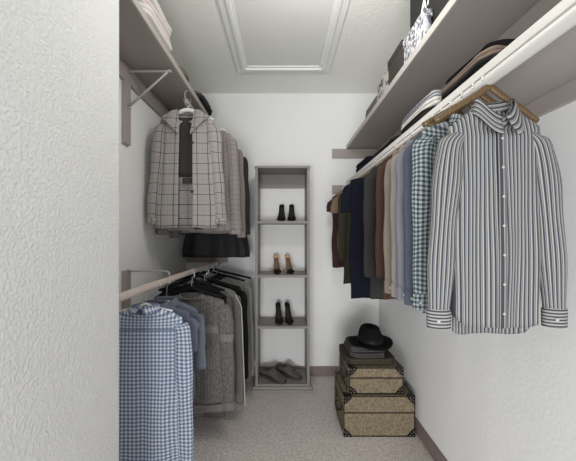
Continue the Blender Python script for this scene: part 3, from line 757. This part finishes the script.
for (hh, mat, cap, nm, xs, L_) in ((.117, 'leather', None, 'black suede high heel on the top shelf of the tower', (-.028, .064), .2),
                           (-.352, 'leopard', 'leather', 'leopard print high heel with a black toe on the second shelf', (-.055, .055), .2),
                           (-.797, 'leather', None, 'black high heel on the third shelf of the tower', (-.035, .052), .2)):
    for k, xx in enumerate(xs):
        side = ('left one of the pair', 'right one of the pair')[k]
        pump(-.005+xx+(.02 if hh == .117 else .0), 2.555, CAMZ+hh, (-.02 if hh > 0 else (.14 if k == 0 else .22)), M[mat], nm+', '+side.replace(' one of the pair', ' shoe'), None, wmax=.040, toecap=M[cap] if cap else None)
def laceup(x, y, z, rz, label):
    r = thing('lace_up_shoe', (x, y, z), label, 'shoe', None, rz)
    L = .27; N = 24; n = 22
    def wid(f): return .050*(.35+.65*sstep(-.06, .22, f))*(1-.22*sstep(.40, .7, f))*(1-.40*sstep(.90, 1.03, f))
    def topz(f): return .026 + .022*sstep(0, .22, f) + .046*sstep(.22, .55, f) - .006*sstep(.6, .8, f)
    bm = BM(); rows = []
    for zz, k in ((0, .98), (.003, 1.04), (.018, 1.05), (.021, 1.0)):
        rows.append([Vector((k*wid(abs(t))*(1 if s > 0 else -1), -L/2+L*t, zz)) for (t, s) in [(i/15, 1) for i in range(16)]+[(1-i/15, -1) for i in range(16)]])
    grid(bm, rows, True, None, (True, True)); obj('sole', bm, M['sole'], r)
    rows = []
    for i in range(N):
        f = .01+.98*i/(N-1); w_ = wid(f); u = topz(f); op = sstep(.56, .66, f); row = []
        for j in range(n):
            a = 2*PI*j/n; c_, s_ = cos(a), sin(a)
            zz = .02 + (u-.02)*(.5+.5*math.copysign(abs(s_)**.7, s_))
            w2 = w_*math.copysign(abs(c_)**.75, c_)*(1-.18*max(0, s_))
            if s_ > .4: zz -= op*(u-.045)*sstep(.4, .9, s_)*(1-sstep(.93, .99, f))
            row.append(Vector((w2, -L/2+L*f, zz)))
        rows.append(row)
    bm = BM(); grid(bm, rows, True, None, (True, True)); obj('upper', bm, M['shoegrey'], r, True, sub=1)
    bm = BM(); rows = [[Vector((c_*.016, -L/2+L*f, topz(f)+.003-.004*abs(c_))) for c_ in (-1, -.4, .4, 1)] for f in (.30, .36, .42, .48, .54, .60)]
    grid(bm, rows); obj('tongue', bm, M['shoegrey'], r, True, .003)
    for k in range(4):
        f = .33+.06*k; bm = BM(); tube(bm, [(-.022, -L/2+L*f, topz(f)-.002), (-.01, -L/2+L*f+.004, topz(f)+.006), (.01, -L/2+L*f+.004, topz(f)+.006), (.022, -L/2+L*f, topz(f)-.002)], .0025, 6); obj('lace', bm, M['lace'], r)
    return r
laceup(-.090, 2.525, CAMZ-1.30, .95, 'dark grey lace-up shoe at left on the bottom shelf of the tower')
laceup(.050, 2.590, CAMZ-1.30, .95, 'dark grey lace-up shoe at right on the bottom shelf of the tower')

# ---------------------------------------------------------------- suitcases, blankets and hat
def suitcase(label, x0, x1, y0, y1, z0, z1, seam):
    r = thing('vintage_suitcase', ((x0+x1)/2, (y0+y1)/2, z0), label, 'suitcase')
    hx, hy, H = (x1-x0)/2, (y1-y0)/2, z1-z0; sz_ = H*seam
    bm = BM(); box(bm, -hx, hx, -hy, hy, .002, sz_-.0015); obj('case_base', bm, M['case'], r, False, bevel=.010)
    bm = BM(); box(bm, -hx, hx, -hy, hy, sz_+.0015, H); obj('lid', bm, M['case'], r, False, bevel=.010)
    bm = BM(); box(bm, -hx+.001, hx-.001, -hy+.001, hy-.001, sz_-.002, sz_+.002); obj('seam_line', bm, M['caseedge'], r, False)
    # bound edges as thin piping all round
    bm = BM(); e = .0028
    for z in (.004, H-.003):
        tube(bm, [(-hx+.006, -hy, z), (hx-.006, -hy, z)], e, 8); tube(bm, [(-hx, -hy+.006, z), (-hx, hy-.006, z)], e, 8); tube(bm, [(hx, -hy+.006, z), (hx, hy-.006, z)], e, 8); tube(bm, [(-hx+.006, hy, z), (hx-.006, hy, z)], e, 8)
    for sx in (-1, 1):
        for sy in (-1, 1): tube(bm, [(sx*(hx-.001), sy*(hy-.001), .008), (sx*(hx-.001), sy*(hy-.001), H-.008)], e, 8)
    obj('edge_binding', bm, M['caseedge'], r)
    c = .058
    for sx in (-1, 1):
        for sy in (-1, 1):
            for top in (0, 1):
                bm = BM(); X, Y, Z = sx*(hx+.0018), sy*(hy+.0018), (H+.0018 if top else 0.0004)
                dz = -1 if top else 1
                def arc(u):   # rounded-corner shape: quarter with concave lobe
                    a = u*PI/2; rr = c*(1-.16*sin(2*a)); return rr*cos(a), rr*sin(a)
                K = [arc(k/8) for k in range(9)]
                for face in range(3):
                    ctr = [0, 0, 0]; o0 = bm.verts.new((X, Y, Z)); vs = []
                    for (p, q) in K:
                        if face == 0: vs.append(bm.verts.new((X-sx*p, Y, Z+dz*q)))
                        elif face == 1: vs.append(bm.verts.new((X, Y-sy*p, Z+dz*q)))
                        else: vs.append(bm.verts.new((X-sx*p, Y-sy*q, Z)))
                    for k in range(8): bm.faces.new((o0, vs[k], vs[k+1]))
                bmesh.ops.remove_doubles(bm, verts=bm.verts, dist=.0003); bmesh.ops.recalc_face_normals(bm, faces=bm.faces[:])
                cn = obj('corner_guard', bm, M['corner'], r, False, .0016)
                if sy < 0 or sx < 0:
                    bm = BM()
                    for (p, q) in ((.012, .012), (.034, .010), (.010, .034), (.026, .026)):
                        if sy < 0: bmesh.ops.create_icosphere(bm, subdivisions=1, radius=.0030, matrix=Matrix.Translation((X-sx*p, Y-.0012, Z+dz*q)))
                        if sx < 0: bmesh.ops.create_icosphere(bm, subdivisions=1, radius=.0030, matrix=Matrix.Translation((X-.0012, Y-sy*p, Z+dz*q)))
                    obj('studs', bm, M['stud'], cn)
    # latches and handle on the aisle side
    for yy in (-hy*.5, hy*.5):
        bm = BM(); box(bm, -hx-.006, -hx, yy-.016, yy+.016, sz_-.03, sz_+.022); obj('latch', bm, M['corner'], r, False, bevel=.003)
    bm = BM(); tube(bm, [(-hx-.002, -.055, sz_-.045), (-hx-.018, -.050, sz_-.05), (-hx-.022, 0, sz_-.055), (-hx-.018, .050, sz_-.05), (-hx-.002, .055, sz_-.045)], .006, 8); obj('handle', bm, M['caseedge'], r)
    return r
ZB = .275
suitcase('large tan tweed suitcase with black studded corners on the carpet', .413, .893, 1.896, 2.236, 0, ZB, .58)
suitcase('smaller tan tweed suitcase stacked on the large suitcase', .455, .822, 1.915, 2.250, ZB+.003, ZB+.183, .60)

def folded(name, label, cat, x0, x1, y0, y1, z, layers, seed, group=None, axis='x', rz=0.0, rough=.004):
    """stack of folded layers; layers = list of (thickness, material, inset). Each is a rounded pillow whose folded edge shows as two lips"""
    out = []
    cx, cy = (x0+x1)/2, (y0+y1)/2; hx, hy = (x1-x0)/2, (y1-y0)/2
    for k, (th, mat, inset, lab) in enumerate(layers):
        rnd = random.Random(seed*31+k); p = [rnd.uniform(0, 6.28) for _ in range(6)]
        r = thing(name, (cx+rnd.uniform(-.004, .004), cy, z), lab or label, cat, group, rz)
        # section: two or three lips
        for part, (f0, f1) in enumerate(((0, .52), (.48, 1.0))):
            n = 28; bm = BM(); rows = []
            for i in range(-1, 9):
                f = min(max(i/7, 0), 1); e = .93 if i in (-1, 8) else 1.0
                zc = lerp(f0, f1, .5)*th; hz = (f1-f0)*th*.5
                row = []
                for j in range(48):
                    a = 2*PI*j/48; ca, sa = cos(a), sin(a)
                    X = (hx-inset)*math.copysign(abs(ca)**.35, ca); Y = (hy-inset)*math.copysign(abs(sa)**.35, sa)
                    ff = i/7; prof = (1-abs(2*f-1)**3)
                    ring = 1-.0*ff
                    o_ = -.008*(1-prof) + rough*sin(3*a+p[0]+part)+rough*.7*sin(7*a+p[1])
                    X += o_*ca; Y += o_*sa
                    zz = zc+hz*(2*f-1) + rough*.8*sin(a*2+p[2])*(1 if f > .5 else .2)*min(1, z*0+1)
                    if i in (-1, 8): X *= .8; Y *= .8
                    row.append(Vector((X, Y, max(.0005, zz))))
                rows.append(row)
            grid(bm, rows, True, lambda i, j: (j*.01, i*.01), (True, True))
            bmesh.ops.recalc_face_normals(bm, faces=bm.faces[:])
            obj('folded_layer', bm, mat, r)
        z += th+.001; out.append(r)
    return z
z = ZB+.186
z = folded('folded_blanket', '', 'blanket', .44, .80, 1.95, 2.24, z, [
    (.040, fabric('olive_brown_wool', (.060, .050, .036)), 0, 'dark olive blanket folded directly on the upper suitcase')], 3)
z = folded('folded_sweater', '', 'sweater', .475, .735, 1.965, 2.215, z, [
    (.034, fabric('plum_grey_knit', (.085, .072, .076)), 0, 'folded plum grey sweater lying on the olive blanket'),
    (.034, fabric('slate_knit', (.065, .068, .066)), .006, 'folded slate grey sweater directly under the black hat')], 7)
def hat(x, y, z):
    r = thing('fedora_hat', (x, y, z), 'black felt fedora hat on top of the folded clothes', 'hat', None, .25)
    n = 48
    def ring(rx, ry, zz, wav=0, dent=0):
        return [Vector((rx*cos(2*PI*j/n), ry*sin(2*PI*j/n), zz+wav*cos(4*PI*j/n)-dent*abs(cos(2*PI*j/n))**2)) for j in range(n)]
    rows = [ring(.080, .085, .004), ring(.120, .120, .002, .004), ring(.157, .148, .004, .010), ring(.160, .151, .006, .011), ring(.158, .149, .010, .011), ring(.120, .12, .010, .004), ring(.088, .092, .011)]
    bm = BM(); grid(bm, rows, True, lambda i, j: (j*.02, i*.02)); obj('brim', bm, M['felt'], r)
    rows = [ring(.086, .100, .008), ring(.085, .099, .03), ring(.081, .095, .062), ring(.074, .086, .088), ring(.066, .078, .108), ring(.054, .066, .118), ring(.040, .052, .117), ring(.022, .034, .106), ring(.004, .016, .100)]
    for k, rw in enumerate(rows):
        for p in rw:   # front pinches
            if k in (3, 4, 5, 6) and p.y < -.02: p.x *= .80
    bm = BM(); grid(bm, rows, True, lambda i, j: (j*.02, i*.02), (False, True)); obj('crown', bm, M['felt'], r)
    rows = [ring(.0875, .1015, .012), ring(.089, .103, .016), ring(.0865, .1005, .042), ring(.084, .098, .044)]
    bm = BM(); grid(bm, rows, True, lambda i, j: (j*.02, i*.02)); obj('hat_band', bm, M['ribbon'], r)
hat(.645, 2.07, z+.004)

# ---------------------------------------------------------------- things on the upper right shelf
ZU = CAMZ+.864
def bag(name, label, cat, x0, x1, y0, y1, z, H, mat, taper=0, lidh=0, lidmat=None, handles=False, slump=.003):
    r = thing(name, ((x0+x1)/2, (y0+y1)/2, z), label, cat)
    hx, hy = (x1-x0)/2, (y1-y0)/2; n = 10; rows = []
    for i in range(8):
        f = i/7; k = 1-taper*f; row = []
        base = [(-1+2*j/n, -1) for j in range(n)]+[(1, -1+2*j/n) for j in range(n)]+[(1-2*j/n, 1) for j in range(n)]+[(-1, 1-2*j/n) for j in range(n)]
        for (a, b) in base:
            bul = slump*sin(PI*f)*(1-a*a*b*b)
            row.append(Vector((a*(hx*k+(bul if abs(a) == 1 else 0)), b*(hy*k+(bul if abs(b) == 1 else 0)), H*f)))
        rows.append(row)
    bm = BM(); uv = bm.loops.layers.uv.active; grid(bm, rows, True, lambda i, j: (j/n*.2, i/7*H), (True, True)); obj('body', bm, mat, r, False, bevel=.002)
    if lidh:
        bm = BM(); box(bm, -hx*(1-taper)-.004, hx*(1-taper)+.004, -hy*(1-taper)-.004, hy*(1-taper)+.004, H-lidh, H+.004); obj('lid', bm, lidmat or mat, r, False, bevel=.003)
    return r
def patt(name, a, b, scale, lo, hi, feat='F1'):
    t = NT(name, .6, .3); v = t.coord('Object'); t.col(t.mix(t.ramp(t.noise(v, scale, 2, .6), lo, hi), a, b)); return t.m
M['pattw'] = patt('white_scroll_print', (.52, .52, .53), (.12, .12, .15), 48, .48, .54)
M['floral'] = patt('floral_print', (.42, .40, .37), (.08, .075, .07), 34, .50, .55)
M['darkweave'] = tweed('dark_basket_weave', (.030, .026, .025), (.085, .075, .072), 240)
M['greybag'] = tweed('grey_felt_bag', (.10, .09, .082), (.19, .175, .16), 150)
M['bagblack'] = paint('black_paper', (.012, .012, .012), .6)
bag('fabric_bin', 'dark grey brown soft bag at the far end of the upper right shelf', 'bag', .63, .80, 1.90, 2.16, ZU, .085, M['greybag'], .10, slump=.012)
bag('floral_box', 'pale floral printed box on the upper right shelf', 'box', .62, .82, 1.655, 1.845, ZU, .122, M['floral'], .04, .03, M['floral'], slump=.006)
bag('storage_box', 'dark woven storage box between the floral and the white patterned box', 'box', .617, .83, 1.452, 1.640, ZU, .142, M['darkweave'], 0, .028, M['darkweave'])
bag('patterned_box', 'white box with dark scroll print in front of the black bag', 'box', .617, .648, 1.222, 1.43, ZU, .118, M['pattw'], 0, .03, M['pattw'])
k = bag('lettered_bag', 'tall black bag with white lettering behind the white patterned box', 'bag', .657, .88, .85, 1.448, ZU, .40, M['bagblack'], 0)
fc = bpy.data.curves.new('lettering', 'FONT'); fc.body = 'ANZ'; fc.size = .085; fc.extrude = .001; fc.shear = .15; fc.space_character = 1.05
to = link(bpy.data.objects.new('lettering', fc)); to.parent = k
to.rotation_euler = (PI/2, 0, -PI/2); to.location = (-.1175, .178, .168)
tm = NT('white_ink', .5, .3); tm.col(tm.mix(tm.noise(tm.coord(), 60, 1), (.85, .85, .85), (.78, .78, .78))); fc.materials.append(tm.m)
bpy.context.view_layer.update()
me = bpy.data.meshes.new_from_object(to.evaluated_get(bpy.context.evaluated_depsgraph_get()))
nm = link(bpy.data.objects.new('lettering', me)); nm.parent = k; nm.rotation_euler = to.rotation_euler; nm.location = to.location; nm['label'] = 'white lettering'
bpy.data.objects.remove(to); nm.name = 'lettering'

# ---------------------------------------------------------------- things on the lower right shelf
ZL = CAMZ+.513
folded('folded_shirt', '', 'shirt', .615, .85, 1.16, 1.50, ZL, [
    (.030, fabric('black_brown_cloth', (.02, .017, .014)), .0, 'black folded garment at the bottom of the pile under the navy and white ones'),
    (.034, fabric('ivory_cloth', (.58, .56, .52)), .002, 'ivory folded shirt in the pile on the lower right shelf'),
    (.026, stripes('navy_white_fold', (.60, .60, .60), (.03, .035, .09), .016, .55, swap=True), .004, 'navy and white striped folded shirt on top of the ivory one')], 11)
folded('folded_trousers', '', 'trousers', .617, .86, .85, 1.13, ZL, [
    (.040, M['black'], .0, 'thick black folded trousers under the camel brown ones on the lower right shelf'),
    (.024, fabric('camel_cloth', (.20, .150, .118)), .004, 'camel brown folded trousers lying between two black pairs'),
    (.022, M['black'], .012, 'thin black folded trousers on top of the camel brown pair')], 13)
folded('folded_sweater', '', 'sweater', .616, .85, 1.56, 1.98, ZL, [
    (.042, fabric('olive_black_cloth', (.018, .020, .016)), .0, 'blackish green folded sweater behind the folded shirts on the lower shelf')], 15)
folded('folded_sweater', '', 'sweater', .612, .84, 2.10, 2.40, ZL, [
    (.075, M['navy'], .0, 'navy folded sweater at the far end of the lower right shelf')], 17)

# ---------------------------------------------------------------- things on the left shelf
ZS = CAMZ+1.036
folded('folded_sweater', '', 'sweater', XL+.03, -.628, 1.27, 1.62, ZS, [
    (.040, fabric('offwhite_knit', (.66, .62, .60)), .0, 'off-white folded sweater at the bottom of the pile on the left shelf'),
    (.048, fabric('pale_pink_knit', (.64, .55, .54)), .004, 'pale pink folded sweater in the middle of the left shelf pile'),
    (.050, stripes('white_knit_print', (.70, .68, .66), (.34, .32, .31), .05, .12, swap=True), .0, 'white folded sweater with grey lines on top of the pile')], 19, rough=.006)
folded('folded_scarf', '', 'scarf', XL+.05, -.635, 1.78, 1.94, ZS, [
    (.035, M['beige'], .0, 'small beige folded scarf lying alone on the left shelf')], 23)
folded('folded_sweater', '', 'sweater', XL+.05, -.605, 2.10, 2.45, ZS, [
    (.028, M['charcoal'], .0, 'charcoal folded sweater at the far end of the left shelf'),
    (.022, stripes('grey_rib_fold', (.32, .31, .30), (.04, .04, .04), .012, .5, swap=True), .006, 'grey and black striped folded top on the charcoal sweater')], 29)
